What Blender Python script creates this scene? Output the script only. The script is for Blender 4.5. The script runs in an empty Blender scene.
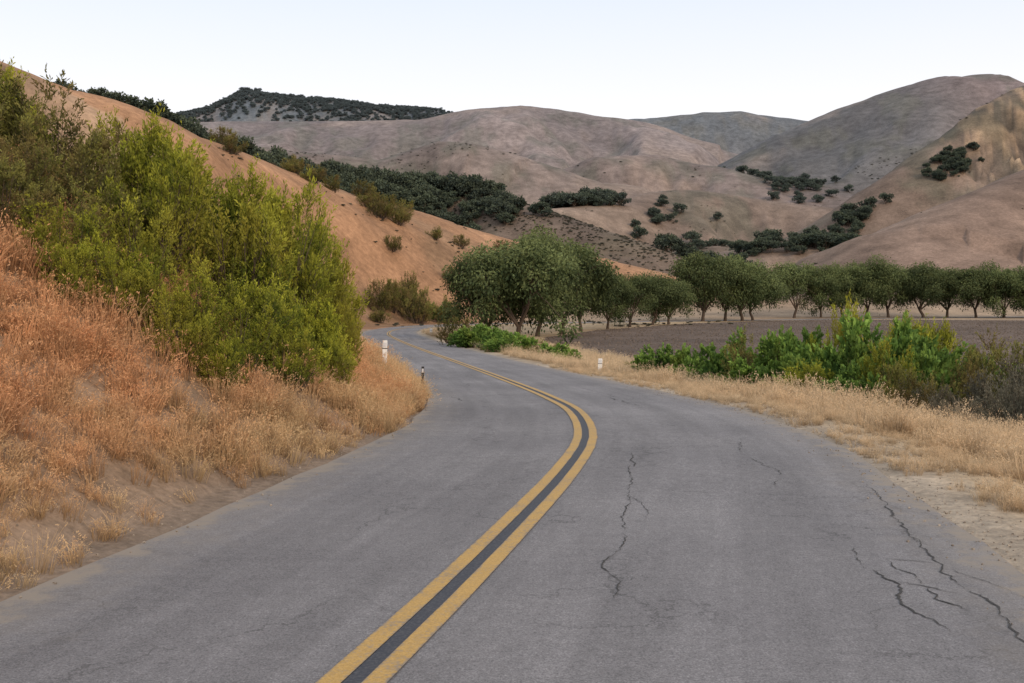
import bpy, math, random
import numpy as np
from mathutils import Vector
rng=np.random.default_rng(7); random.seed(7)
scene=bpy.context.scene
H0=1.7
# ------------------------------------------------------------------ helpers
def sstep(a,b,x):
    t=np.clip((x-a)/(b-a),0,1); return t*t*(3-2*t)
def hsh(ix,iy,seed):
    n=(ix.astype(np.int64)*374761393+iy.astype(np.int64)*668265263+seed*974711)&0xffffffff
    n=((n^(n>>13))*1274126177)&0xffffffff
    n=(n^(n>>16))&0xffffffff
    return n/4294967295.0*2-1
def vn(x,y,seed=0):
    ix=np.floor(x);iy=np.floor(y);fx=x-ix;fy=y-iy
    fx=fx*fx*(3-2*fx);fy=fy*fy*(3-2*fy)
    a=hsh(ix,iy,seed);b=hsh(ix+1,iy,seed);c=hsh(ix,iy+1,seed);d=hsh(ix+1,iy+1,seed)
    return (a*(1-fx)+b*fx)*(1-fy)+(c*(1-fx)+d*fx)*fy
def fbm(x,y,seed=0,o=4):
    s=0;a=1;t=0
    for i in range(o):
        s=s+a*vn(x,y,seed+i*17);t+=a;a*=.5;x,y=x*1.63-y*1.18+3.1,x*1.18+y*1.63+1.7
    return s/t
def ridged(x,y,seed=0,o=4):
    s=0;a=1;t=0
    for i in range(o):
        s=s+a*(1-2*np.abs(vn(x,y,seed+i*17)));t+=a;a*=.5;x,y=x*1.63-y*1.18+3.1,x*1.18+y*1.63+1.7
    return s/t
def link(ob): scene.collection.objects.link(ob); return ob
def qmesh(name,verts,quads,mats=(),midx=None,smooth=False,attrs=None,uv=None):
    me=bpy.data.meshes.new(name)
    verts=np.asarray(verts,dtype=np.float32);quads=np.asarray(quads,dtype=np.int32)
    me.vertices.add(len(verts));me.vertices.foreach_set('co',verts.ravel())
    me.loops.add(quads.size);me.loops.foreach_set('vertex_index',quads.ravel())
    me.polygons.add(len(quads));me.polygons.foreach_set('loop_start',np.arange(len(quads),dtype=np.int32)*4)
    me.update(calc_edges=True)
    for m in mats: me.materials.append(m)
    if midx is not None: me.polygons.foreach_set('material_index',np.asarray(midx,dtype=np.int32))
    me.polygons.foreach_set('use_smooth',np.full(len(quads),smooth))
    if attrs:
        for k,v in attrs.items():
            v=np.asarray(v,dtype=np.float32)
            if v.ndim==1:
                a=me.attributes.new(k,'FLOAT','POINT');a.data.foreach_set('value',v)
            else:
                a=me.attributes.new(k,'FLOAT_COLOR','POINT')
                a.data.foreach_set('color',np.concatenate([v,np.ones((len(v),1),np.float32)],1).ravel())
    if uv is not None:
        l=me.uv_layers.new(name='UVMap');l.data.foreach_set('uv',np.asarray(uv,np.float32)[quads.ravel()].ravel())
    me.update();return me
# ------------------------------------------------------------------ road line
ST=np.array([(-9.5,-28,0),(-5,-12,0),(-2.6,-3.5,0),(-1.3,1.8,0),(-.71,4.37,0),(-.41,5.6,0),(.06,7.67,0),(.53,9.94,-.01),
(.93,12.6,-.04),(1.02,16,-.1),(.73,20.2,-.26),(-.2,28,-.53),(-2.2,42,-.95),(-6.0,62,-1.22),(-9.1,78.5,-1.36),(-11.5,93,-1.46),
(-12.6,107,-1.52),(-11.3,122,-1.55),(-6.9,133,-1.55),(6,142,-1.55),(30,156,-1.55),(70,178,-1.5),(120,196,-1.4),(200,225,-1.2),(320,262,-1)],float)
def catmull(P,step=.7):
    out=[]
    for i in range(len(P)-1):
        p0=P[max(i-1,0)];p1=P[i];p2=P[i+1];p3=P[min(i+2,len(P)-1)]
        L=np.linalg.norm(p2-p1)
        stp=step if p1[1]<60 else 3.0
        n=max(2,int(L/stp))
        d01=max(np.linalg.norm(p1-p0),1e-6)**.5;d12=L**.5;d23=max(np.linalg.norm(p3-p2),1e-6)**.5
        m1=(p2-p1)+ (d12*((p1-p0)/d01-(p2-p0)/(d01+d12)) if i>0 else 0)
        m2=(p2-p1)+ (d12*((p3-p2)/d23-(p3-p1)/(d12+d23)) if i<len(P)-2 else 0)
        for k in range(n):
            t=k/n;t2=t*t;t3=t2*t
            out.append((2*t3-3*t2+1)*p1+(t3-2*t2+t)*m1+(-2*t3+3*t2)*p2+(t3-t2)*m2)
    out.append(P[-1]);return np.array(out)
RC=catmull(ST)
RT=np.gradient(RC,axis=0)[:,:2];RT/=np.linalg.norm(RT,axis=1)[:,None]
RN=np.stack([RT[:,1],-RT[:,0]],1)  # right normal
RS=np.concatenate([[0],np.cumsum(np.linalg.norm(np.diff(RC[:,:2],axis=0),axis=1))])
def hwl(y): return np.interp(y,[5,9,16,20,60],[2.35,2.55,2.5,2.4,2.6])
def hwr(y): return np.interp(y,[6,9,14.6,20],[3.45,3.2,2.85,2.75])
def pdist(x,y,poly):
    best=np.full(x.shape,1e18);u=np.zeros(x.shape);z=np.zeros(x.shape);sg=np.zeros(x.shape);acc=0
    for i in range(len(poly)-1):
        ax,ay,az=poly[i][:3];bx,by,bz=poly[i+1][:3];dx=bx-ax;dy=by-ay;L2=dx*dx+dy*dy;L=math.sqrt(L2)
        t=np.clip(((x-ax)*dx+(y-ay)*dy)/L2,0,1)
        qx=x-ax-t*dx;qy=y-ay-t*dy;d=qx*qx+qy*qy;m=d<best
        best=np.where(m,d,best);u=np.where(m,acc+t*L,u);z=np.where(m,az+t*(bz-az),z);sg=np.where(m,np.sign(dy*qx-dx*qy),sg)
        acc+=L
    return np.sqrt(best),u,z,sg
# ------------------------------------------------------------------ hills: ridge polylines (x,y,z), width, colour, gully
OR=(.325,.18,.098);TAN=(.34,.235,.15)
RIDGES=dict(
 A=([(-150,10,45),(-112,70,42),(-76,100,35),(-54,120,26.3),(-47,150,24.4),(-38,180,22.8),(-19,210,18.6),(-2.7,225,15.0),(20.7,235,11.4),(37,236,7.6),(47,232,2)],58,OR,.12,18),
 B=([(-190,260,75),(-124,300,60),(-103,330,50),(-74,350,44),(-42,380,42),(-8,380,41),(17,350,31),(36,330,22),(52,312,13),(60,300,6)],75,(.15,.11,.082),.2,26),
 G=([(111,375,24),(147,400,48),(179,420,68),(205,435,86),(227,445,96),(287,460,116),(400,440,125)],100,(.225,.158,.115),.3,30),
 G2=([(80,245,2),(96,262,10),(113,290,22),(139,310,33),(169,330,44),(206,350,58),(280,370,80)],75,(.215,.148,.11),.2,26),
 I=([(-200,780,120),(-106,800,113),(-58,800,127),(-26,800,124),(22,790,110),(70,760,90)],200,(.205,.155,.125),.32,60),
 I2=([(-10,520,32),(18,560,52),(57,600,60),(90,640,70),(122,650,72),(161,650,66),(207,640,60),(260,600,50)],130,(.25,.178,.13),.34,45),
 I3=([(30,450,14),(62,470,24),(95,470,27),(130,480,24),(160,470,16)],70,(.215,.155,.112),.32,30),
 K=([(79,900,128),(133,920,135),(187,900,118),(245,850,96),(290,800,76)],190,(.215,.16,.13),.34,60),
 F=([(150,1120,118),(225,1110,148),(285,1100,182),(350,1100,209),(405,1100,226),(460,1100,243),(515,1100,246),(548,1100,233),(603,1100,205),(720,1080,190)],430,(.225,.165,.145),.26,110),
 F2=([(440,1060,170),(425,980,140),(395,850,95),(345,740,55)],230,(.235,.17,.14),.24,70),
 D=([(-760,1500,262),(-528,1500,258),(-423,1500,262),(-273,1500,266),(-138,1500,266),(-63,1500,280),(12,1500,288),(72,1500,282),(147,1500,270),(207,1500,256),(312,1500,225),(420,1450,180)],620,(.225,.175,.15),.3,120),
 C=([(-1000,2000,340),(-704,2000,357),(-594,2000,380),(-524,2000,410),(-424,2000,401),(-264,2000,384),(-134,2000,370),(16,2000,325)],600,(.06,.085,.09),.2,150),
 E=([(60,1950,300),(167,1900,332),(243,1900,336),(357,1900,352),(424,1900,355),(490,1900,344),(620,1900,330),(1000,1900,330)],500,(.075,.09,.088),.2,150),
 S=([(-250,-60,60),(-100,-140,30),(0,-260,35),(200,-300,45),(420,-100,50),(460,200,70)],120,OR,.2,30),
)
FIELD=np.array([(1.6,67),(3.2,60),(5.7,46),(12,34),(25,27),(60,18),(150,10),(150,140),(84,152),(66,163),(50,163),(25,138),(9,106),(3,86)])
def inpoly(x,y,P):
    c=np.zeros(x.shape,bool);n=len(P);j=n-1
    for i in range(n):
        xi,yi=P[i];xj,yj=P[j]
        k=((yi>y)!=(yj>y))&(x<(xj-xi)*(y-yi)/(yj-yi+1e-12)+xi);c^=k;j=i
    return c
def erosion(x,y): return ridged(x/6+.5*fbm(x/9,y/9,3,3),y/22+.3*fbm(x/7,y/7,4,2),52,5)
def terrain(x,y,want_col=False):
    x=np.asarray(x,float);y=np.asarray(y,float)
    r=np.hypot(x,y)
    base=-1.5+.045*np.maximum(0,y-240)*sstep(240,320,y)
    acc=np.zeros(x.shape);cs=[];P=6.
    for k,(pl,w,col,ga,gl) in RIDGES.items():
        d,u,z,sg=pdist(x,y,pl)
        t=np.clip(d/w,0,1)
        f=(1-t)**2*(1+2*t)
        rel=np.maximum(z-base,0);so=ord(k[0])+len(k)
        wx=x+gl*.5*fbm(x/gl/1.3,y/gl/1.3,so+3,3);wy=y+gl*.5*fbm(x/gl/1.3,y/gl/1.3,so+9,3)
        rd=ridged(wx/(gl*1.5),wy/(gl*2.6),so,5)
        h=rel*f-ga*rel*3.6*f*(1-f)*np.clip(rd,-.15,1)
        h=h+rel*.03*fbm(x/gl*1.2,y/gl*1.2,33,5)*f
        if k=='G': h=h-6.*np.clip(erosion(x,y)+.15,0,1)*sstep(165,185,x)*sstep(.25,.5,f)*sstep(1.0,.93,f)
        h=np.maximum(h,0);acc+=h**P;cs.append((k,h,f,sg,rd))
    hill=acc**(1/P)
    z=base+hill
    # road influence
    s=np.full(x.shape,300.);zr=np.zeros(x.shape)
    m=(x>-220)&(x<330)&(y>-60)&(y<300)
    if m.any():
        d,u,zz,sg=pdist(x[m],y[m],RC[::2] if x.size>5e4 else RC)
        s[m]=d*np.where(sg==0,1,sg);zr[m]=zz
    hl=hwl(y);hr=hwr(y)
    rl=-s-hl;rr=s-hr
    k=np.interp(y,[-10,15,20,26,45,70,95],[1,1,.78,.55,.42,.2,.03])
    rb=np.maximum(rl-.35,0)
    bank=(.70*np.minimum(rb,4.6)+.36*np.clip(rb-4.6,0,22)+.1*np.maximum(rb-27,0))
    bank=bank*k*(1+.10*fbm(x/2.2,y/2.2,3,3)*sstep(.5,3,rb))+.07*fbm(x/.7,y/.7,8,3)*sstep(.1,1.5,rb)
    fadeL=sstep(60,25,np.abs(s))
    hillb=hill*sstep(2,22,np.abs(s)-3)
    zl=np.maximum(zr+bank*fadeL,base+hillb)
    zl=np.where(s<-60,z,zl)
    zR=np.maximum(zr-.02-.17*np.maximum(rr-.9,0)+.05*fbm(x/.9,y/.9,9,3)*sstep(.2,1.5,rr),base)
    zR=np.maximum(zR,base+hillb)
    zz=np.where(s<0,zl,zR)
    inside=sstep(.35,-.05,np.where(s<0,rl,rr))
    zz=zz*(1-inside)+(zr-.05)*inside
    zf=np.where(np.abs(s)<120,zz,z)
    if not want_col: return zf
    n1=fbm(x/35,y/35,40,5);n2=fbm(x/9,y/9,41,4);n0=fbm(x/110,y/110,47,5)
    C=np.zeros(x.shape+(3,));W=np.zeros(x.shape)
    for (kk,h,f,sg,rd) in cs:
        w=(h+1e-6)**4;c=np.array(RIDGES[kk][2])[None,:]*np.ones(x.shape+(1,))
        if kk=='F':
            dk=sstep(500,380,x+60*n0)[:,None]*.9;c=c*(1-dk)+np.array((.09,.092,.085))*dk  # shadowed left-facing slope, its shade painted into the hill colour
        if kk=='G':
            er=erosion(x,y)
            ar=(sstep(.3,.5,f+.3*n1)*sstep(165,190,x+20*n2))[:,None]
            cl=ar*sstep(.35,-.05,er)[:,None]*.9;dkk=ar*sstep(.1,.4,er)[:,None]*.6
            c=c*(1-cl)+np.array((.46,.315,.19))*cl;c=c*(1-dkk)+np.array((.11,.09,.065))*dkk
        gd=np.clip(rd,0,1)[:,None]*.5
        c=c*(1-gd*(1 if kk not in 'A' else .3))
        C+=c*w[:,None];W+=w
    C/=W[:,None]
    v=sstep(5,1,hill)[:,None];C=C*(1-v)+np.array((.31,.225,.15))*v
    # scrub patches on the mid and far hills
    far=sstep(240,380,r)
    sc=(sstep(.05,.3,n1*.7+.5*n0+.3*n2)*far*.6)[:,None]
    C=C*(1-sc)+np.array((.095,.09,.06))*sc
    lt=(sstep(.12,.35,-n0)*far*.35)[:,None];C=C*(1-lt)+np.array((.33,.24,.17))*lt
    A_=sstep(.1,.4,n1+.5*n2)*(1-far)*sstep(80,120,r)*.45
    C=C*(1-A_[:,None])+np.array((.20,.135,.08))*A_[:,None]
    hz=(1-np.exp(-np.maximum(r-250,0)/5200))[:,None];C=C*(1-hz)+np.array((.28,.275,.31))*hz  # aerial haze painted into the ground colour, stronger with distance
    # field
    inf=inpoly(x+1.2*n2,y+1.2*n2,FIELD)[:,None]
    C=np.where(inf,np.array((.135,.100,.078))*(1+.3*n1)[:,None],C)
    # roadside
    near=(np.abs(s)<60)
    L=(near&(s<0)&(y<110));
    cl=np.array((.29,.195,.125))*(1+.25*n2)[:,None]
    dirt=sstep(.9,.1,rl)[:,None];cl=cl*(1-dirt)+np.array((.27,.2,.145))*dirt
    blend=(sstep(60,25,np.abs(s))*L)[:,None]
    C=C*(1-blend)+cl*blend
    R=(near&(s>0)&(~inf[:,0])&(y<150))
    cr=np.array((.40,.29,.175))*(1+.15*n2)[:,None]
    sh=sstep(1.2,.2,rr+.35*n2)[:,None];cr=cr*(1-sh)+np.array((.36,.29,.215))*sh
    blend=(sstep(40,15,np.abs(s))*R)[:,None]
    C=C*(1-blend)+cr*blend
    return zf,np.clip(C,.02,.8)
# ------------------------------------------------------------------ node helpers
def newmat(name,rough=.9,spec=.2):
    m=bpy.data.materials.new(name);m.use_nodes=True;nt=m.node_tree;b=nt.nodes['Principled BSDF']
    b.inputs['Roughness'].default_value=rough;b.inputs['Specular IOR Level'].default_value=spec
    return m,nt,b
def N(nt,t,**k):
    n=nt.nodes.new(t)
    for a,v in k.items(): setattr(n,a,v)
    return n
def noise(nt,vec,scale,detail=4,rough=.55):
    n=N(nt,'ShaderNodeTexNoise');n.inputs['Scale'].default_value=scale;n.inputs['Detail'].default_value=detail;n.inputs['Roughness'].default_value=rough
    nt.links.new(vec,n.inputs['Vector']);return n.outputs['Fac']
def mrange(nt,v,a,b,c,d):
    n=N(nt,'ShaderNodeMapRange');nt.links.new(v,n.inputs[0])
    for i,q in enumerate((a,b,c,d)): n.inputs[i+1].default_value=q
    return n.outputs[0]
def mixc(nt,fac,a,b,mode='MIX'):
    n=N(nt,'ShaderNodeMix',data_type='RGBA',blend_type=mode)
    for s_,v in ((n.inputs[0],fac),(n.inputs[6],a),(n.inputs[7],b)):
        if hasattr(v,'is_linked'): nt.links.new(v,s_)
        elif isinstance(v,(int,float)): s_.default_value=v
        else: s_.default_value=(*v,1)
    return n.outputs[2]
def math_(nt,op,a,b):
    n=N(nt,'ShaderNodeMath',operation=op)
    for i,v in enumerate((a,b)):
        if hasattr(v,'is_linked'): nt.links.new(v,n.inputs[i])
        else: n.inputs[i].default_value=v
    return n.outputs[0]
def vscale(nt,col,f):
    n=N(nt,'ShaderNodeVectorMath',operation='SCALE');nt.links.new(col,n.inputs[0])
    if hasattr(f,'is_linked'): nt.links.new(f,n.inputs[3])
    else: n.inputs[3].default_value=f
    return n.outputs[0]
def bump(nt,b,h,strength,dist):
    n=N(nt,'ShaderNodeBump');n.inputs['Strength'].default_value=strength;n.inputs['Distance'].default_value=dist
    nt.links.new(h,n.inputs['Height']);nt.links.new(n.outputs[0],b.inputs['Normal'])
def pos(nt): return N(nt,'ShaderNodeNewGeometry').outputs['Position']
# ------------------------------------------------------------------ ground
gm,nt,b=newmat('ground_soil_and_grass',.95,.1)
p=pos(nt);at=N(nt,'ShaderNodeAttribute',attribute_name='Col')
n1=noise(nt,p,.12,8,.7);n2=noise(nt,p,1.3,6,.65);n3=noise(nt,p,14,5,.7);n4=noise(nt,p,.025,8,.7)
f=mrange(nt,n1,.3,.7,.62,1.32);f=math_(nt,'MULTIPLY',f,mrange(nt,n2,.3,.7,.76,1.24));f=math_(nt,'MULTIPLY',f,mrange(nt,n3,.3,.7,.72,1.28));f=math_(nt,'MULTIPLY',f,mrange(nt,n4,.3,.7,.78,1.22))
nt.links.new(vscale(nt,at.outputs['Color'],f),b.inputs['Base Color'])
bump(nt,b,math_(nt,'ADD',n3,math_(nt,'MULTIPLY',n2,4)),.5,.06)
th=np.concatenate([np.radians(np.arange(-36,36.001,.12)),np.radians(np.arange(39,322,3.0))])
rad=[.5]
while rad[-1]<3600: rad.append(rad[-1]*1.0135 if rad[-1]>2.5 else rad[-1]*1.2)
rad=np.array(rad);nT=len(th);nR=len(rad)
TH,RR=np.meshgrid(th,rad)
X=(RR*np.sin(TH)).ravel();Y=(RR*np.cos(TH)).ravel()
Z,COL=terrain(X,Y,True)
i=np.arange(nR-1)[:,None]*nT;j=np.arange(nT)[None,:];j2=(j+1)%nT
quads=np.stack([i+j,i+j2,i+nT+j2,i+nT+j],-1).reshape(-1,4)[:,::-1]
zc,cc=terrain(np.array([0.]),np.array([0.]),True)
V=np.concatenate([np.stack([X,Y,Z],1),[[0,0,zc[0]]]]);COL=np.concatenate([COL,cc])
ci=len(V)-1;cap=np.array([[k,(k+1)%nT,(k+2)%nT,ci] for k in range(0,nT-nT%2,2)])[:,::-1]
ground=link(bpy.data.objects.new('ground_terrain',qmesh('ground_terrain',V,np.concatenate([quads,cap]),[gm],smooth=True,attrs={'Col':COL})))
# ------------------------------------------------------------------ road
am,nt,b=newmat('old_asphalt',.88,.25)
p=pos(nt);uvn=N(nt,'ShaderNodeUVMap');sx=N(nt,'ShaderNodeSeparateXYZ');nt.links.new(uvn.outputs[0],sx.inputs[0]);U=sx.outputs[0]
ed=N(nt,'ShaderNodeAttribute',attribute_name='edge').outputs['Fac']
st=N(nt,'ShaderNodeMapping');st.inputs['Scale'].default_value=(2.2,.12,1);nt.links.new(uvn.outputs[0],st.inputs[0])
streak=noise(nt,st.outputs[0],1.0,5,.6);big=noise(nt,p,.35,5,.6);fine=noise(nt,p,90,3,.8);mid=noise(nt,p,9,5,.7);grit=noise(nt,p,38,3,.8)
c=mixc(nt,mrange(nt,big,.35,.65,0,1),(.160,.149,.147),(.206,.192,.187))
f=math_(nt,'MULTIPLY',mrange(nt,fine,.3,.7,.5,1.5),mrange(nt,mid,.3,.7,.86,1.12));f=math_(nt,'MULTIPLY',f,mrange(nt,streak,.3,.7,.8,1.18));f=math_(nt,'MULTIPLY',f,mrange(nt,grit,.3,.7,.72,1.28))
c=vscale(nt,c,f)
def vcrack(scale,warp,lo,hi,mask_s,ma,mb,amt):
    vo=N(nt,'ShaderNodeTexVoronoi',feature='DISTANCE_TO_EDGE');vo.inputs['Scale'].default_value=scale
    wv=N(nt,'ShaderNodeTexNoise');wv.inputs['Scale'].default_value=scale*3;wv.inputs['Detail'].default_value=6;wv.inputs['Roughness'].default_value=.65;nt.links.new(p,wv.inputs['Vector'])
    ad=N(nt,'ShaderNodeVectorMath',operation='ADD');nt.links.new(p,ad.inputs[0]);nt.links.new(vscale(nt,wv.outputs['Color'],warp),ad.inputs[1]);nt.links.new(ad.outputs[0],vo.inputs['Vector'])
    return math_(nt,'MULTIPLY',mrange(nt,vo.outputs['Distance'],lo,hi,1,0),mrange(nt,noise(nt,p,mask_s,2),ma,mb,0,amt))
c=mixc(nt,vcrack(.5,1.3,.001,.009,.5,.42,.54,.6),c,(.06,.056,.054))
c=mixc(nt,vcrack(1.7,.5,.004,.022,.45,.54,.62,.45),c,(.06,.056,.054))
# dust and crumbled edge
e=math_(nt,'ADD',ed,mrange(nt,noise(nt,p,3.5,6,.7),.3,.7,-.28,.28))
c=mixc(nt,mrange(nt,e,.22,.0,0,.9),c,(.29,.235,.175))
c=mixc(nt,mrange(nt,e,.7,.15,0,.4),c,(.23,.2,.17))
nt.links.new(c,b.inputs['Base Color'])
bump(nt,b,math_(nt,'ADD',fine,math_(nt,'MULTIPLY',mid,.8)),.4,.012)
NL=14
def strip(name,offs_fn,mat,dz,n_lat,y0=-28,y1=1e9,edge=False,jit=0):
    idx=[k for k in range(len(RC)) if y0<=RC[k,1]<=y1]
    V=[];UV=[];E=[]
    for k in idx:
        a,b_=offs_fn(RC[k,1]);S=RS[k]
        if jit: a+=jit*float(vn(np.array(S*1.3),np.array(.5),3));b_+=jit*float(vn(np.array(S*1.3),np.array(9.5),3))
        for q in range(n_lat+1):
            o=a+(b_-a)*q/n_lat
            V.append((RC[k,0]+RN[k,0]*o,RC[k,1]+RN[k,1]*o,RC[k,2]+dz));UV.append((o,S));E.append(min(o-a,b_-o))
    w=n_lat+1;n=len(idx)
    ii=np.arange(n-1)[:,None]*w;jj=np.arange(n_lat)[None,:]
    q=np.stack([ii+jj,ii+jj+1,ii+w+jj+1,ii+w+jj],-1).reshape(-1,4)
    return qmesh(name,V,q,[mat],smooth=True,attrs={'edge':E},uv=UV)
road=link(bpy.data.objects.new('asphalt_road',strip('asphalt_road',lambda y:(-float(hwl(y)),float(hwr(y))),am,0,NL,jit=.09)))
ym,nt,b=newmat('worn_yellow_paint',.75,.25);p=pos(nt)
ed=N(nt,'ShaderNodeAttribute',attribute_name='edge').outputs['Fac']
w=math_(nt,'ADD',noise(nt,p,45,4,.75),math_(nt,'MULTIPLY',noise(nt,p,3,4,.6),.5));w=math_(nt,'ADD',w,mrange(nt,ed,0,.016,.16,0))
c=mixc(nt,mrange(nt,w,.76,.96,0,.85),(.44,.27,.085),(.18,.16,.14))
c=vscale(nt,c,mrange(nt,noise(nt,p,90,3,.8),.3,.7,.7,1.3));nt.links.new(c,b.inputs['Base Color'])
bk,nt,b=newmat('black_centre_seal',.75,.3);p=pos(nt)
nt.links.new(mixc(nt,mrange(nt,noise(nt,p,60,4,.7),.45,.8,0,1),(.040,.042,.05),(.11,.105,.105)),b.inputs['Base Color'])
mk=link(bpy.data.objects.new('double_yellow_line',None))
for nm,a,b_,mt,dz in (('line_left',-.153,-.044,ym,.008),('line_right',.044,.153,ym,.008),('seal_gap',-.050,.050,bk,.004)):
    o=link(bpy.data.objects.new(nm,strip(nm,lambda y,a=a,b_=b_:(a,b_),mt,dz,6 if mt is ym else 1)));o.parent=mk
# cracks
crm,nt,b=newmat('crack_dark',.95,.1);b.inputs['Base Color'].default_value=(.068,.064,.06,1)
cv=[];cq=[]
def roadz(x,y): return float(pdist(np.array([x]),np.array([y]),RC)[2][0])
def crack(pts,w0,wob=.05,seed=0):
    w0=w0*.52
    r_=random.Random(seed);P=[]
    for a,b2 in zip(pts[:-1],pts[1:]):
        L=math.dist(a,b2);n=max(2,int(L/.03))
        for k in range(n): P.append((a[0]+(b2[0]-a[0])*k/n,a[1]+(b2[1]-a[1])*k/n))
    P.append(pts[-1]);n=len(P);ox=oy=0;Q=[]
    for k,(x,y) in enumerate(P):
        ox=ox*.9+r_.uniform(-1,1)*wob*.3;oy=oy*.9+r_.uniform(-1,1)*wob*.3
        Q.append((x+ox,y+oy))
    base=len(cv);wl=1;za=roadz(*Q[0]);zb=roadz(*Q[-1])
    for k,(x,y) in enumerate(Q):
        t=k/(n-1);a=Q[max(k-1,0)];c2=Q[min(k+1,n-1)];dx,dy=c2[0]-a[0],c2[1]-a[1];l=math.hypot(dx,dy)+1e-9
        wl=max(.04,min(1.8,wl*.8+.2*1+r_.uniform(-.55,.45)))
        w=w0*(.2+.8*math.sin(math.pi*min(max(t,.02),.98))**.5)*wl*.5
        zz=za+(zb-za)*t+.0045
        cv.append((x-dy/l*w,y+dx/l*w,zz));cv.append((x+dy/l*w,y-dx/l*w,zz))
        if k<n-1: q=base+2*k;cq.append((q,q+1,q+3,q+2))
crack([(1.35,11.2),(1.25,10.2)],.022,.05,1);crack([(1.24,10.3),(1.02,8.6)],.02,.05,31);crack([(1.04,8.7),(.86,7.6),(.78,7.0)],.018,.05,32);crack([(.8,7.1),(.62,6.4),(.66,6.0),(.58,5.6)],.016,.05,33)
crack([(1.02,8.6),(1.1,8.1),(1.0,7.6)],.010,.05,2)
crack([(3.3,9.2),(3.05,8.2),(2.85,7.0)],.022,.07,3);crack([(2.86,7.1),(2.72,6.4),(2.66,5.6),(2.5,4.9),(2.35,4.3)],.030,.07,34)
crack([(2.35,6.8),(2.2,6.3),(2.3,5.95),(2.18,5.5),(2.3,5.1)],.022,.06,4)
crack([(2.3,5.95),(2.5,5.8),(2.66,5.6)],.014,.05,5)
crack([(2.18,5.5),(1.95,5.35),(1.85,5.0)],.010,.05,6)
crack([(2.45,6.5),(2.5,6.1),(2.42,5.6),(2.55,5.2)],.020,.06,7)
crack([(2.72,6.4),(2.9,6.0),(2.95,5.5)],.014,.06,8)
crack([(2.45,6.5),(2.6,6.45),(2.72,6.4)],.012,.04,40)
crack([(2.9,12.5),(2.6,11.2)],.018,.09,9);crack([(2.6,11.2),(2.7,10),(2.4,9)],.014,.09,9)
crack([(-.6,17.6),(-.4,16.6),(-.55,15.8),(-.3,14.6)],.03,.08,10)
crack([(-1.3,20.5),(-.9,19.0),(-.5,18.6)],.025,.08,11)
crack([(2.1,21),(2.0,19),(2.2,17.5)],.03,.1,12)
crack([(-1.2,26),(-1.1,24.5)],.03,.1,15)
cracks=link(bpy.data.objects.new('asphalt_cracks',qmesh('asphalt_cracks',cv,cq,[crm])))
# ------------------------------------------------------------------ plant building blocks
def unit(v): return v/np.maximum(np.linalg.norm(v,axis=-1,keepdims=True),1e-9)
def leaves(c,d,L,Wd,g):
    n=len(c);d=unit(d);s=unit(np.cross(d,unit(g.normal(size=(n,3)))))
    L=np.broadcast_to(L,(n,))[:,None];Wd=np.broadcast_to(Wd,(n,))[:,None]
    V=np.stack([c,c+d*L*.5+s*Wd*.5,c+d*L,c+d*L*.5-s*Wd*.5],1).reshape(-1,3)
    return V,np.arange(4*n).reshape(-1,4)
def tube(pts,rad,sides=6):
    pts=np.array(pts,float);V=[];Q=[]
    for k,pt in enumerate(pts):
        t=unit(pts[min(k+1,len(pts)-1)]-pts[max(k-1,0)]);a=unit(np.cross(t,[.3,.9,.1]));b_=np.cross(t,a)
        for q in range(sides):
            an=2*math.pi*q/sides;V.append(pt+(a*math.cos(an)+b_*math.sin(an))*rad[k])
    for k in range(len(pts)-1):
        for q in range(sides):
            q2=(q+1)%sides;Q.append((k*sides+q,k*sides+q2,(k+1)*sides+q2,(k+1)*sides+q))
    return np.array(V),np.array(Q)
class Acc:
    def __init__(s): s.V=[];s.Q=[];s.M=[];s.T=[];s.n=0
    def add(s,V,Q,m,t):
        s.V.append(V);s.Q.append(Q+s.n);s.M.append(np.full(len(Q),m));s.T.append(np.broadcast_to(t,(len(V),)).copy());s.n+=len(V)
    def mesh(s,name,mats): return qmesh(name,np.concatenate(s.V),np.concatenate(s.Q),mats,np.concatenate(s.M),attrs={'tint':np.concatenate(s.T)})
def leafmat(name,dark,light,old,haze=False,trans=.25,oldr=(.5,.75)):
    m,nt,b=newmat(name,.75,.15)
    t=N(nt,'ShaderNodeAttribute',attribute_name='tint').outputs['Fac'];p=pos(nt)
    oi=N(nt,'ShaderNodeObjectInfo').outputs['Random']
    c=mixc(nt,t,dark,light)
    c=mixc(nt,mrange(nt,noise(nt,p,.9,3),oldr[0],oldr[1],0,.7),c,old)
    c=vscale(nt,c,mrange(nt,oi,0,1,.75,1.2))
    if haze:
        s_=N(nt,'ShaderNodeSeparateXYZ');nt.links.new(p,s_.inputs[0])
        c=mixc(nt,mrange(nt,s_.outputs[1],150,2000,.12,.85),c,(.10,.125,.14))  # distance haze blended into the leaf colour by world position
    nt.links.new(c,b.inputs['Base Color'])
    if trans:
        tr=N(nt,'ShaderNodeBsdfTranslucent');nt.links.new(c,tr.inputs[0]);mx=N(nt,'ShaderNodeMixShader');mx.inputs[0].default_value=trans
        nt.links.new(b.outputs[0],mx.inputs[1]);nt.links.new(tr.outputs[0],mx.inputs[2]);nt.links.new(mx.outputs[0],nt.nodes['Material Output'].inputs[0])
    return m
bark,nt,b=newmat('bark',.9,.1);p=pos(nt);nt.links.new(mixc(nt,noise(nt,p,12,4,.7),(.045,.032,.024),(.14,.105,.08)),b.inputs['Base Color'])
m_coy=leafmat('coyote_brush_leaf',(.06,.09,.014),(.47,.47,.05),(.38,.32,.05),oldr=(.45,.7))
m_olive=leafmat('olive_shrub_leaf',(.06,.06,.02),(.28,.27,.065),(.25,.16,.07),oldr=(.45,.65))
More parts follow.
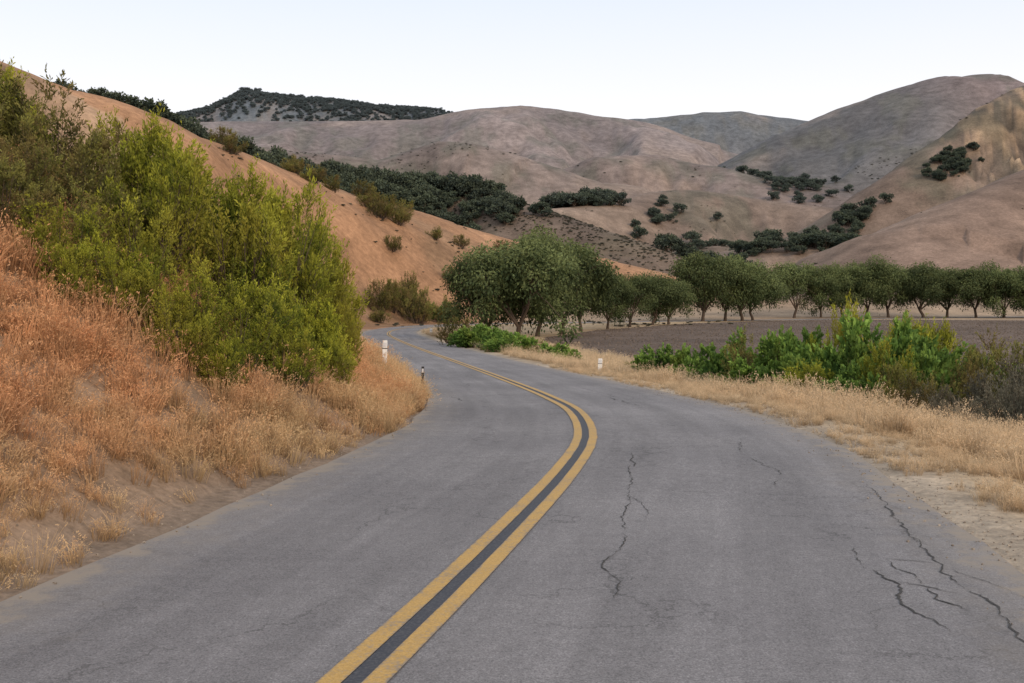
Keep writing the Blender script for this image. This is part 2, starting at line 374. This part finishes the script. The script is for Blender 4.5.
m_green=leafmat('green_shrub_leaf',(.045,.10,.025),(.25,.38,.075),(.24,.28,.055))
m_grey=leafmat('grey_shrub_leaf',(.09,.085,.06),(.22,.2,.14),(.2,.15,.1))
m_pep=leafmat('pepper_tree_leaf',(.04,.058,.022),(.19,.225,.085),(.13,.145,.055))
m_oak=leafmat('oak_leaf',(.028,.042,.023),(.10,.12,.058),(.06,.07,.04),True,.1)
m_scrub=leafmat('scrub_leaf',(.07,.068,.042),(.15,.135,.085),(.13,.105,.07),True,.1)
def shrub(name,mat,seed,R=1.1,Hh=1.9,ns=560,nl=26,upright=.75,leafL=.07,leafW=.022,nlob=11,lr0=.2,lr1=.36):
    g=np.random.default_rng(seed);A=Acc()
    lob=[]
    for k in range(nlob):
        a=g.uniform(0,6.28);q=math.sqrt(g.uniform(0,1))*R*.78
        lob.append((q*math.cos(a),q*math.sin(a),Hh*g.uniform(.45,1.12)*(1-.4*(q/R)**2),R*g.uniform(lr0,lr1),g.uniform(-.18,.18)))
    for k in range(ns):
        lx,ly,lh,lr,lt=lob[g.integers(nlob)]
        hh=g.uniform(.05,1)**.75;a=g.uniform(0,6.28);rr_=lr*(math.sqrt(max(0,1-hh**2.2))*.95+.08)*g.uniform(.4,1.1)
        bx=lx*(.55+.45*hh)+rr_*math.cos(a);by=ly*(.55+.45*hh)+rr_*math.sin(a);bz=lh*hh*.92+g.normal()*.03
        d=np.array([bx*.35+rr_*math.cos(a)*.9,by*.35+rr_*math.sin(a)*.9,upright*R])+g.normal(size=3)*.2*R
        d=unit(d);sl=g.uniform(.14,.42)*Hh/1.9
        t=g.uniform(0,1,nl);pts=np.array([bx,by,max(bz,.03)])+d*(t*sl)[:,None]+g.normal(size=(nl,3))*.018
        ld=d*1.0+unit(g.normal(size=(nl,3)))*.75
        V,Q=leaves(pts,ld,leafL*g.uniform(.6,1.3,nl),leafW*g.uniform(.7,1.3,nl),g)
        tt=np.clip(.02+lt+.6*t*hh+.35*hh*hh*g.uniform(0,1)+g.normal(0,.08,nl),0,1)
        A.add(V,Q,0,np.repeat(tt,4))
        if k%9==0:
            V,Q=tube([(lx*.12,ly*.12,-.15),(lx*.5+bx*.1,ly*.5+by*.1,bz*.45),(bx,by,bz)],[.02,.011,.004],4);A.add(V,Q,1,.3)
        if k%2==0:
            V,Q=tube([(bx,by,bz),np.array([bx,by,bz])+d*sl],[.004,.0015],3);A.add(V,Q,1,.3)
    return A.mesh(name,[mat,bark])
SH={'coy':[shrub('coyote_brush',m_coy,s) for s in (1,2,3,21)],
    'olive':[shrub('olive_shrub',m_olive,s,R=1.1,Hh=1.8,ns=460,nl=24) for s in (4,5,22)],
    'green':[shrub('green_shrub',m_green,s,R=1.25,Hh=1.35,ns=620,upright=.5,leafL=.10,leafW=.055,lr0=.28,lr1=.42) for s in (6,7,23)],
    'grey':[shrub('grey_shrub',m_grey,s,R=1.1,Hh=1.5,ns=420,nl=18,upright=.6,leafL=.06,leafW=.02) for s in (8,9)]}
def tz(x,y): return float(terrain(np.array([x]),np.array([y]))[0])
NAMES={'coy':'coyote_brush','olive':'olive_shrub','green':'green_shrub','grey':'dry_grey_shrub'}
def put_shrub(kind,x,y,s,sz=None,dz=-.05):
    me=random.choice(SH[kind]);o=link(bpy.data.objects.new(NAMES[kind],me))
    o.location=(x,y,tz(x,y)+dz);o.rotation_euler=(random.uniform(-.1,.1),random.uniform(-.1,.1),random.uniform(0,6.28));z=(sz or s)
    o.scale=(s*random.uniform(.9,1.1),s*random.uniform(.9,1.1),z)
left=[('coy',-3.3,16.8,.75,.9),('coy',-2.85,14.9,.6,.7),('coy',-3.6,15.6,.9,1.25),('coy',-3.0,13.4,.65,.72),('coy',-3.8,13.9,.9,1.0),
('coy',-4.3,15.4,1.0,1.2),('coy',-3.5,12.8,.6,.6),('coy',-4.6,13.2,.85,1.0),('olive',-5.2,13.0,.8,.8),('coy',-5.3,14.4,1.0,1.15),
('coy',-5.0,16.0,1.1,1.1),('olive',-6.2,13.2,.8,.75),('olive',-6.6,14.6,1.0,1.0),('coy',-7.6,14.6,.9,.8),('olive',-7.4,13.4,.7,.7),
('coy',-8.8,16.6,1.0,1.05),('olive',-8.2,15.4,1.0,.9),('coy',-3.6,18.6,.8,1.1),('coy',-4.4,18.0,1.0,1.25),('olive',-5.4,18.4,1.1,1.1),
('coy',-3.9,20.6,.75,1.1),('coy',-4.6,21.4,.9,1.25),('coy',-5.0,24,1.0,1.4),('olive',-5.6,22,1.1,1.2),('olive',-7,19,1.1,1.0),('coy',-6.3,16.6,1,1),
('olive',-9.5,19,1.2,1.05),('coy',-11,20,1.3,1.15),('olive',-12.2,21,1.3,1.0),('olive',-8.5,22,1.2,1.0),('olive',-6.8,26,1.2,1.0),('coy',-5.8,28,1.1,1.2),('olive',-10,27,1.3,.9),
('coy',-9.8,16.0,.9,.7),('olive',-6.9,12.6,.5,.5),('olive',-6.6,31,1.1,1.1),
('coy',-4.5,11.9,.6,.62),('coy',-3.8,11.7,.55,.55),('coy',-3.25,11.9,.5,.5),('coy',-2.85,12.8,.45,.48),('coy',-2.6,14.1,.38,.5),('coy',-2.8,16.0,.42,.65),('coy',-3.05,17.6,.45,.8),('olive',-5.2,11.9,.6,.55),
('olive',-6.0,12.0,.6,.55),('olive',-6.8,12.3,.7,.6),('olive',-7.8,12.8,.7,.6),('coy',-8.3,13.6,.7,.6),
('coy',-4.35,11.1,.5,.5),('coy',-3.7,11.0,.42,.45),('coy',-5.0,11.1,.55,.5),('olive',-5.7,11.2,.6,.5),('olive',-6.4,11.5,.6,.5),('coy',-3.15,11.2,.38,.42),('olive',-7.1,11.9,.6,.5),('coy',-4.7,10.6,.4,.38)]
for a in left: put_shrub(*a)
right=[('green',5.9,31,.9,1.0),('green',7.0,29.5,.9,1.4),('green',4.9,32,.8,.9),('green',8.0,27.5,1.0,1.5),('coy',8.5,26,1.0,1.5),('green',7.3,25.6,1.1,1.35),('green',8.8,24.4,1.2,1.75),('green',7.9,23.6,1.0,1.35),
('coy',9.7,26,1.1,1.5),('green',9.4,23.3,1.1,1.5),('coy',10.2,24.4,1.0,1.4),('olive',9.4,21.2,.85,1.05),('grey',8.8,19.4,.7,.8),('grey',9.7,19.8,.9,1.1),('grey',9.1,17.9,.75,.9),('grey',10.0,18.7,1.0,1.3),
('green',10.7,22.5,1.0,1.3),('olive',11.6,24,1.1,1.3),('grey',8.4,20.6,.7,.75),('olive',6.6,27.0,.9,1.05),('coy',11,27,1.1,1.5),('grey',11.4,20.5,1.2,1.4),('olive',10.4,21.0,.9,1.15),('green',6.4,29.6,.9,1.15),('coy',8.3,21.9,.7,.95),('green',7.2,24.0,.8,.9),('green',8.9,22.3,.9,1.2),('green',5.6,29.8,.7,.7),
('green',7.6,22.0,.8,.85),('coy',6.9,23.0,.7,.7),('olive',7.9,20.2,.65,.7),('green',6.3,26.2,.8,.8),('grey',8.2,18.4,.6,.6),('grey',9.2,16.6,.7,.75),('grey',9.9,17.2,.8,1.0),
('green',-2.6,62,1.3,1.0),('green',-1.2,58,1.2,.9),('olive',-3.7,66,1.3,1.0),('green',-.3,55,.9,.7),('green',-2.0,64,1.5,1.1),('green',.2,60,1.2,.9),
('green',2.0,49,1.0,.7),('green',2.9,48,.9,.6),('olive',1.5,51,.9,.6),('olive',4.6,36,.6,.4),('grey',4.9,34,.5,.35)]
for a in right: put_shrub(*a)
for a in [('olive',-12.6,134,2.6,2.8),('olive',-16,137,2.4,2.4),('olive',-9,138,2.2,2.2),('olive',-15,141,2.8,2.8),('green',-10,141,2.2,2.0),('olive',-21,160,2.6,2),('olive',-18.5,163,2.6,2),('olive',-23,163,2.4,1.9),('olive',-17.5,134,2.6,2.6),('olive',-13.5,137,2.2,2.4),
 ('olive',-30,152,2.2,1.6),('olive',-33,154,2,1.5),('olive',-28,158,2,1.5),('olive',-18,150,1.8,1.3),('olive',-13,170,1.8,1.3),('olive',-9,175,1.6,1.2),('olive',-40,140,2,1.4),('olive',-36,130,2,1.4),('olive',-9.5,155,1.6,1.3),('olive',-17,128,1.6,1.2),('olive',4,205,2,1.4),('olive',-2,190,1.6,1.2),
 ('olive',-19,172,2.4,1.8),('olive',-25,170,2.4,1.8),('olive',-35,160,2.2,1.6),('olive',-20.5,166,2.2,1.8)]: put_shrub(*a,dz=-.1)
# ------------------------------------------------------------------ pepper trees
def tree(name,mat,seed,Ht,W,ncl=34,nl=300,LL=.34,LW=.13,trunk=.26,droop=.7,flat=.33,low=.58,skirt=.3):
    g=np.random.default_rng(seed);A=Acc();cl=[]
    ex=1+.25*g.normal();ea=g.uniform(0,6.28)
    for k in range(ncl):
        a=k*2.399+g.uniform(-.5,.5);q=math.sqrt((k+.5)/ncl)*g.uniform(.8,1.12)*(1+.14*math.sin(2*a+ea)+.1*math.sin(3*a-ea))
        top=Ht*(low+flat*math.sqrt(max(0,1-(q*.88)**2))+.06*math.sin(a*2+ea))
        z=top if k%3 else top-Ht*g.uniform(.12,skirt)
        cl.append(np.array([q*W*.41*math.cos(a),q*W*.41*math.sin(a),z-Ht*.05+g.normal()*Ht*.04]))
    fork=np.array([g.normal()*.25,g.normal()*.25,Ht*trunk]);r0=Ht*.026
    V,Q=tube([(0,0,-.3),(fork[0]*.3,fork[1]*.3,Ht*trunk*.4),fork],[r0*1.5,r0,r0*.9],8);A.add(V,Q,1,.3)
    limbs=[]
    for k in range(5):
        a=k*1.257+g.uniform(-.5,.5);e=np.array([math.cos(a)*W*g.uniform(.14,.26),math.sin(a)*W*g.uniform(.14,.26),Ht*g.uniform(.45,.6)])
        mid_=fork*.5+e*.5+np.array([g.normal()*.25,g.normal()*.25,-.1]);limbs.append(e)
        V,Q=tube([fork-[0,0,.15],mid_,e],[r0*.62,r0*.45,r0*.3],6);A.add(V,Q,1,.3)
    for c in cl:
        e=min(limbs,key=lambda l:np.linalg.norm(l-c));V,Q=tube([e,(e+c)/2+[0,0,.1],c],[r0*.3,r0*.16,r0*.05],4);A.add(V,Q,1,.3)
        R=W*g.uniform(.08,.17);n=int(nl*(R/(W*.12))**2);ct=g.uniform(-.18,.18)
        d=unit(g.normal(size=(n,3)));rr_=g.uniform(.35,1.10,n)[:,None]
        P_=c+d*rr_*np.array([R,R,R*.8]);P_[:,2]-=np.abs(g.normal(size=n))*R*.35*(droop>.3)
        ld=d*.6+np.array([0,0,-droop])+g.normal(size=(n,3))*.45
        V,Q=leaves(P_,ld,LL*g.uniform(.6,1.3,n),LW*g.uniform(.7,1.3,n),g)
        t=np.clip(.34+ct+.5*d[:,2]+g.normal(0,.10,n),0,1);A.add(V,Q,0,np.repeat(t,4))  # clump tops tinted lighter as sunlit, undersides darker as shaded
    return A.mesh(name,[mat,bark])
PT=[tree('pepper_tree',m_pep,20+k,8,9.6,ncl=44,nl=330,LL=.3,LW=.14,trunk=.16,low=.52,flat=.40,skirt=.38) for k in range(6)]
def put_tree(x,y,h,w,k,rot):
    o=link(bpy.data.objects.new('pepper_tree',PT[k%6]));o.location=(x,y,tz(x,y)-.05);o.rotation_euler=(0,0,rot);o.scale=(w/8.0,w/8.0,h/7.7)
TL=[(.4,76,7.7,7.8,0),(-1.8,79,7.0,6.4,1),(4.6,93,9.1,8.5,2),(2.2,88,8.4,7,3),(7.2,104,7.6,6.5,4),(10.5,110,6.2,5.6,1),(13.9,118,6.1,6.2,5),(17.9,128,6.3,6.8,3),(20.5,131,6,6,0),
(28.6,150,10.1,9.4,1),(32.6,153,9.5,8.4,4),(36.0,156,9.5,9,2),(38.6,160,8.4,7.4,3),(49.6,176,9.6,8.9,5),(55,178,9.2,7,1),(59.5,180,9.6,8,0),(64,181,10.4,9,2),(68.5,182,9.8,9,4),(75,182,9.4,9.8,3),(79.6,183,9,9,5),
(84,181,9.4,9,2),(88.5,180,8.8,9,1),(92.5,179,9,9.5,0),(98,178,9.2,9,3),(104,177,9,9,4),(111,176,9,9,2),(118,175,9,9,5),(126,174,9,9,3)]
for a,(x,y,h,w,k) in enumerate(TL): put_tree(x,y,h,w,k,a*1.9)
# ------------------------------------------------------------------ scatter tool (one object, instanced collection)
def scatter(name,protos,P,rot,scl,idx):
    col=bpy.data.collections.new(name+'_parts')
    for k,me in enumerate(protos): col.objects.link(bpy.data.objects.new('%s_part_%02d'%(name,k),me))
    me=bpy.data.meshes.new(name);me.vertices.add(len(P));me.vertices.foreach_set('co',np.asarray(P,np.float32).ravel())
    a=me.attributes.new('rot','FLOAT_VECTOR','POINT');a.data.foreach_set('vector',np.asarray(rot,np.float32).ravel())
    a=me.attributes.new('scl','FLOAT_VECTOR','POINT');a.data.foreach_set('vector',np.asarray(scl,np.float32).ravel())
    a=me.attributes.new('idx','INT','POINT');a.data.foreach_set('value',np.asarray(idx,np.int32))
    me.update();ob=link(bpy.data.objects.new(name,me))
    ng=bpy.data.node_groups.new(name,'GeometryNodeTree')
    ng.interface.new_socket(name='Geometry',in_out='INPUT',socket_type='NodeSocketGeometry');ng.interface.new_socket(name='Geometry',in_out='OUTPUT',socket_type='NodeSocketGeometry')
    gi=ng.nodes.new('NodeGroupInput');go=ng.nodes.new('NodeGroupOutput');ip=ng.nodes.new('GeometryNodeInstanceOnPoints');ci_=ng.nodes.new('GeometryNodeCollectionInfo')
    ci_.inputs['Collection'].default_value=col;ci_.inputs['Separate Children'].default_value=True;ci_.inputs['Reset Children'].default_value=True
    def na(n,t):
        q=ng.nodes.new('GeometryNodeInputNamedAttribute');q.data_type=t;q.inputs['Name'].default_value=n;return q.outputs['Attribute']
    L=ng.links.new;L(gi.outputs[0],ip.inputs['Points']);L(ci_.outputs[0],ip.inputs['Instance']);ip.inputs['Pick Instance'].default_value=True
    L(na('idx','INT'),ip.inputs['Instance Index']);L(na('rot','FLOAT_VECTOR'),ip.inputs['Rotation']);L(na('scl','FLOAT_VECTOR'),ip.inputs['Scale']);L(ip.outputs[0],go.inputs[0])
    md=ob.modifiers.new('scatter','NODES');md.node_group=ng;return ob
# oaks
OK=[tree('oak',m_oak,50+k,8,10,ncl=18,nl=70,LL=.9,LW=.55,trunk=.14,droop=.1,flat=.4,low=.46,skirt=.4) for k in range(4)]
SK=[tree('scrub',m_scrub,60+k,7,11,ncl=14,nl=40,LL=1.3,LW=.8,trunk=.1,droop=.0,flat=.4,low=.42,skirt=.4) for k in range(3)]
def alongp(pl,n,w,s0,s1):
    pl=np.array(pl,float);L=np.linalg.norm(np.diff(pl,axis=0),axis=1);seg=rng.choice(len(L),n,p=L/L.sum());t=rng.uniform(0,1,n)[:,None]
    P=pl[seg]*(1-t)+pl[seg+1]*t+rng.normal(size=(n,2))*w;return P,rng.uniform(s0,s1,n)
G=[alongp([(-118,310),(-100,325),(-74,345),(-44,370),(-20,372)],290,10,.5,1.15),
   alongp([(-60,335),(-30,350),(-5,355)],100,9,.45,1.0),
   alongp([(24,590),(52,590)],55,8,.8,1.4),alongp([(58,335),(74,345)],30,5,.5,.9),alongp([(84,350),(92,368)],14,5,.4,.8),alongp([(104,345),(116,358)],40,5,.45,.85),
   alongp([(121,372),(133,382)],22,4,.4,.75),alongp([(164,392),(184,404)],34,4,.3,.6),alongp([(-535,1995),(-510,1995)],16,8,1.2,2.0),
   alongp([(-720,1925),(-150,1925)],1900,55,.6,1.1),
   alongp([(70,560),(100,590)],16,14,.6,1.0),alongp([(100,480),(140,520),(190,560)],26,14,.4,.8),alongp([(-60,560),(10,540)],30,22,.6,1.0),
   alongp([(170,1000),(230,900),(250,820)],120,16,.7,1.2),alongp([(60,420),(90,440),(120,470)],40,12,.35,.75)]
P=np.concatenate([g[0] for g in G]);S=np.concatenate([g[1] for g in G])
def scat_trees(name,P,S,protos,sq=1.):
    z=terrain(P[:,0],P[:,1]);n=len(P)
    scatter(name,protos,np.column_stack([P,z-.6*S]),np.column_stack([np.zeros(n),np.zeros(n),rng.uniform(0,6.28,n)]),np.column_stack([S,S,S*rng.uniform(.75,1.05,n)*sq]),rng.integers(0,len(protos),n))
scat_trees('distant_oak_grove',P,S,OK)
# hillside scrub
n=26000;px=rng.uniform(-330,400,n);py=rng.uniform(245,900,n);px=px*np.clip(py/500,.5,1.2)
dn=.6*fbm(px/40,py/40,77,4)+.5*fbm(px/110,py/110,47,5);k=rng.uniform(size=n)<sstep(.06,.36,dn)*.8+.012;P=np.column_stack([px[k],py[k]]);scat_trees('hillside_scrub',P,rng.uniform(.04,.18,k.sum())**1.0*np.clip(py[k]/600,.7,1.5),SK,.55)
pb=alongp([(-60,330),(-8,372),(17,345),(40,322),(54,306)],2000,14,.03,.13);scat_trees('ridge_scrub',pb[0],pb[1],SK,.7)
n=900;px=rng.uniform(-75,30,n);py=rng.uniform(120,228,n);k=fbm(px/14,py/14,78,3)>.05
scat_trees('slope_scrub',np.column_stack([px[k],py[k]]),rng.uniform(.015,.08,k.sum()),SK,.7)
# ------------------------------------------------------------------ dry grass
def grassmat(name,c1,c2,c3,xs):
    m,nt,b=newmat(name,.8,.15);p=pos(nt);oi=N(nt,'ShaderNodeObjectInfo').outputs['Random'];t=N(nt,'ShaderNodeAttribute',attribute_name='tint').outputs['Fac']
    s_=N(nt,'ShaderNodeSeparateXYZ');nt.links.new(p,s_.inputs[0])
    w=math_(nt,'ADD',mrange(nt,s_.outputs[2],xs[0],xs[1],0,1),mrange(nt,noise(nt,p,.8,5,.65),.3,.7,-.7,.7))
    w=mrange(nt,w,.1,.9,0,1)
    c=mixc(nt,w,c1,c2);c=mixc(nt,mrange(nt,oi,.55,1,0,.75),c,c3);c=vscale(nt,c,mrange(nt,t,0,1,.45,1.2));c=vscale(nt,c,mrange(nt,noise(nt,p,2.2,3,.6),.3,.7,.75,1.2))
    nt.links.new(c,b.inputs['Base Color'])
    tr=N(nt,'ShaderNodeBsdfTranslucent');nt.links.new(c,tr.inputs[0]);mx=N(nt,'ShaderNodeMixShader');mx.inputs[0].default_value=.3
    nt.links.new(b.outputs[0],mx.inputs[1]);nt.links.new(tr.outputs[0],mx.inputs[2]);nt.links.new(mx.outputs[0],nt.nodes['Material Output'].inputs[0]);return m
gl_=grassmat('dry_grass_orange',(.58,.41,.225),(.62,.335,.17),(.46,.26,.13),(.1,1.1))
gr_=grassmat('dry_grass_straw',(.62,.48,.31),(.60,.44,.27),(.48,.35,.22),(-1.5,.5))
def tuft(name,mat,seed,nb=46,h=.36,spread=.13,w=.007,lean=.5):
    g=np.random.default_rng(seed);A=Acc()
    a=g.uniform(0,6.28,nb);q=np.sqrt(g.uniform(0,1,nb))*spread;root=np.column_stack([q*np.cos(a),q*np.sin(a),np.full(nb,-.02)])
    a2=a+g.normal(0,.7,nb);ln=g.uniform(.05,lean,nb)*1.2;hh=h*g.uniform(.45,1.15,nb)
    out=np.column_stack([np.cos(a2),np.sin(a2),np.zeros(nb)])
    m_=root+out*(ln*hh*.35)[:,None]+np.column_stack([np.zeros((nb,2)),hh*.55]);tp=root+out*(ln*hh*1.1)[:,None]+np.column_stack([np.zeros((nb,2)),hh*(1-.25*ln)])
    sd=np.column_stack([-np.sin(a2+g.normal(0,1,nb)),np.cos(a2),np.zeros(nb)]);sd=unit(sd)*w*g.uniform(.6,1.3,nb)[:,None]
    V=np.stack([root-sd*.5,root+sd*.5,m_+sd*.42,m_-sd*.42,tp+sd*.12,tp-sd*.12],1).reshape(-1,3)
    b0=np.arange(nb)*6;Q=np.concatenate([np.stack([b0,b0+1,b0+2,b0+3],1),np.stack([b0+3,b0+2,b0+4,b0+5],1)])
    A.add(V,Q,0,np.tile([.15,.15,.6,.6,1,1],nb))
    k=g.uniform(size=nb)<.5;n=k.sum()*4
    c=np.repeat(tp[k],4,0)+g.normal(size=(n,3))*.012-np.repeat(out[k]*.02,4,0);V,Q=leaves(c,np.repeat(out[k]*.5,4,0)+[0,0,.6]+g.normal(size=(n,3))*.4,.03,.009,g);A.add(V,Q,0,1.)
    return A.mesh(name,[mat])
GL=[tuft('grass_l',gl_,100+k,h=.17+.05*k,lean=.5+.12*(k%3)) for k in range(6)];GR=[tuft('grass_r',gr_,120+k,h=.2+.05*k,lean=.5+.12*(k%3)) for k in range(5)]
def road_pts(n,side,ymin,ymax,r0,r1,pw=1.):
    idx=np.where((RC[:,1]>ymin)&(RC[:,1]<ymax))[0];L=np.gradient(RS)[idx];k=rng.choice(idx,n,p=L/L.sum())
    r_=r0+(r1-r0)*rng.uniform(0,1,n)**pw
    o=np.where(side<0,-(hwl(RC[k,1])+r_),hwr(RC[k,1])+r_)
    x=RC[k,0]+RN[k,0]*o+rng.normal(0,.15,n);y=RC[k,1]+RN[k,1]*o+rng.normal(0,.25,n);return x,y,r_
def grass(name,protos,sets):
    X=np.concatenate([s[0] for s in sets]);Y=np.concatenate([s[1] for s in sets]);S_=np.concatenate([s[2] for s in sets])
    d,u,zz,sg=pdist(X,Y,RC);k=np.where(sg<0,d-hwl(Y),d-hwr(Y))>.12;X=X[k];Y=Y[k];S_=S_[k]
    z=terrain(X,Y);n=len(X);big=fbm(X/1.6,Y/1.6,66,3);ax=.45*fbm(X/1.2,Y/1.2,67,2);ay=.45*fbm(X/1.2,Y/1.2,68,2)
    S_=S_*(1+.5*big)
    scatter(name,protos,np.column_stack([X,Y,z]),np.column_stack([ax+rng.normal(0,.15,n),ay+rng.normal(0,.15,n),rng.uniform(0,6.28,n)]),np.column_stack([S_,S_,S_*rng.uniform(.7,1.2,n)]),rng.integers(0,len(protos),n))
sets=[]
x,y,r_=road_pts(17000,-1,1.5,30,.25,7.5,1.0)
cl=fbm(x/.8,y/.8,60,3);k=rng.uniform(size=len(x))<np.clip(.6+1.5*cl,.08,1)*sstep(-.25,1.1,r_+.6*cl)
sets.append((x[k],y[k],(.6+.55*rng.uniform(size=k.sum()))*np.clip(.55+.35*r_[k],.55,1.1)))
x,y,r_=road_pts(6000,-1,30,100,.3,14);sets.append((x,y,rng.uniform(.9,1.6,len(x))))
x,y,r_=road_pts(2200,-1,13,26,.2,1.4);sets.append((x,y,rng.uniform(.65,1.0,len(x))))
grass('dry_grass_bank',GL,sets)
sets=[]
x,y,r_=road_pts(9000,1,3,34,1.3,8,1.0);cl=fbm(x/1.1,y/1.1,61,3);k=rng.uniform(size=len(x))<np.clip(.65+1.2*cl,.1,1)*sstep(.6,2.2,r_+.5*cl);sets.append((x[k],y[k],.6+.7*rng.uniform(size=k.sum())))
x,y,r_=road_pts(4500,1,3,40,.1,2.0);cl=fbm(x/.6,y/.6,62,3);k=cl>-.1;sets.append((x[k],y[k],.22+.25*rng.uniform(size=k.sum())))
x,y,r_=road_pts(6000,1,34,100,.8,7);sets.append((x,y,rng.uniform(.7,1.3,len(x))))
x=rng.uniform(6,26,3500);y=rng.uniform(10,32,3500);k=~inpoly(x,y,FIELD);sets.append((x[k],y[k],rng.uniform(.8,1.3,k.sum())))
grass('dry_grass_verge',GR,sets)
# loose gravel
stm,nt,b=newmat('gravel_stone',.9,.2);oi=N(nt,'ShaderNodeObjectInfo').outputs['Random'];nt.links.new(mixc(nt,oi,(.18,.145,.11),(.36,.3,.235)),b.inputs['Base Color'])
g=np.random.default_rng(5);cube=np.array([(x,y,z) for x in(-1,1) for y in(-1,1) for z in(-1,1)],float)*.012
CQ=np.array([(0,1,3,2),(4,6,7,5),(0,4,5,1),(2,3,7,6),(0,2,6,4),(1,5,7,3)]);st_=[qmesh('stone',cube*g.uniform(.5,1.2,(8,3)),CQ,[stm]) for _ in range(4)]
xa,ya,_=road_pts(3500,1,2,25,-.25,1.4);xb,yb,_=road_pts(900,-1,2,22,-.1,.9);X_=np.r_[xa,xb];Y_=np.r_[ya,yb];n=len(X_);d,u,zz,sg=pdist(X_,Y_,RC);on=np.where(sg<0,d-hwl(Y_),d-hwr(Y_))<0
Z_=np.where(on,zz+.003,terrain(X_,Y_)+.002);sc=rng.uniform(.15,.8,n)**1.5
scatter('roadside_gravel',st_,np.column_stack([X_,Y_,Z_]),rng.uniform(0,6.28,(n,3)),np.column_stack([sc,sc,sc]),rng.integers(0,4,n))
# field clods
cm,nt,b=newmat('soil_clod',.95,.1);nt.links.new(mixc(nt,N(nt,'ShaderNodeObjectInfo').outputs['Random'],(.10,.076,.060),(.185,.145,.115)),b.inputs['Base Color'])
cd=[qmesh('clod',cube*4*g.uniform(.5,1.2,(8,3)),CQ,[cm]) for _ in range(4)]
x=rng.uniform(0,100,40000);y=rng.uniform(25,165,40000);k=inpoly(x,y,FIELD);x=x[k];y=y[k];n=len(x);sc=rng.uniform(.4,1.6,n)
scatter('field_soil_clods',cd,np.column_stack([x,y,terrain(x,y)]),rng.uniform(0,6.28,(n,3)),np.column_stack([sc,sc,sc*.7]),rng.integers(0,4,n))
# ------------------------------------------------------------------ roadside marker posts
wm,nt,b=newmat('white_post',.5,.4);nt.links.new(mixc(nt,mrange(nt,noise(nt,pos(nt),25,4),.5,.8,0,1),(.78,.78,.76),(.5,.46,.4)),b.inputs['Base Color'])
rm,_,b=newmat('reflector',.3,.5);b.inputs['Base Color'].default_value=(.6,.6,.62,1)
dm,_,b=newmat('dark_band',.6,.3);b.inputs['Base Color'].default_value=(.03,.03,.03,1)
import bmesh
def box(name,sx,sy,sz,loc,mat,parent,bev=.006):
    bm=bmesh.new();bmesh.ops.create_cube(bm,size=1);bmesh.ops.scale(bm,vec=(sx,sy,sz),verts=bm.verts)
    if bev: bmesh.ops.bevel(bm,geom=bm.edges[:],offset=bev,segments=2,affect='EDGES')
    me=bpy.data.meshes.new(name);bm.to_mesh(me);bm.free();me.materials.append(mat);o=link(bpy.data.objects.new(name,me));o.location=loc;o.parent=parent;return o
def post(x,y,h,w=.1,dark=False,rot=0):
    e=link(bpy.data.objects.new('roadside_delineator_post',None));e.location=(x,y,tz(x,y));e.rotation_euler=(0,.03,rot)
    box('paddle',w,.025,h+.3,(0,0,h/2-.15),dm if dark else wm,e)
    box('reflector',w*.7,.006,.09,(0,-.0165,h-.09),rm,e,.002)
    box('band',w*1.03,.03,.025,(0,0,h-.17),dm,e,.003)
post(2.95,33.5,.48,.14);post(-2.72,21.2,.85,.10,rot=.2);post(-7.3,90,.6,.22);post(-2.0,22.2,.6,.06,True)
# ------------------------------------------------------------------ light, sky, camera
to_sun=Vector((.55*math.cos(math.radians(24)),-.835*math.cos(math.radians(24)),math.sin(math.radians(24))))
sd=bpy.data.lights.new('sun','SUN');sd.energy=2.0;sd.angle=math.radians(14);sd.color=(1,.80,.60)
so=link(bpy.data.objects.new('sun',sd));so.rotation_euler=(-to_sun).to_track_quat('-Z','Y').to_euler();so.location=(20,-30,40)
w=bpy.data.worlds.new('World');scene.world=w;w.use_nodes=True;nt=w.node_tree;bg=nt.nodes['Background']
sk=N(nt,'ShaderNodeTexSky',sky_type='NISHITA');sk.sun_disc=False;sk.sun_elevation=math.radians(24);sk.sun_rotation=math.atan2(to_sun.x,to_sun.y)
sk.dust_density=3
tc=N(nt,'ShaderNodeTexCoord');sp=N(nt,'ShaderNodeSeparateXYZ');nt.links.new(tc.outputs['Generated'],sp.inputs[0])
cr=N(nt,'ShaderNodeValToRGB');nt.links.new(sp.outputs[2],cr.inputs[0])
el=cr.color_ramp.elements;el[0].position=0;el[0].color=(1.24,1.18,1.16,1);el[1].position=1;el[1].color=(1.04,1.12,1.28,1)
e=el.new(.18);e.color=(1.16,1.14,1.17,1);e=el.new(.30);e.color=(.93,1.0,1.11,1)
c=mixc(nt,.85,vscale(nt,sk.outputs[0],.1),cr.outputs[0]);nt.links.new(c,bg.inputs[0]);bg.inputs[1].default_value=1.0
cam=bpy.data.cameras.new('camera');cam.sensor_width=36;cam.lens=35.156;cam.clip_start=.05;cam.clip_end=8000
co=link(bpy.data.objects.new('camera',cam));co.location=(0,0,H0);co.rotation_euler=(math.radians(90)-math.atan(.0415),0,0);scene.camera=co
scene.view_settings.view_transform='Standard';scene.view_settings.look='None';scene.view_settings.exposure=0
print('done')
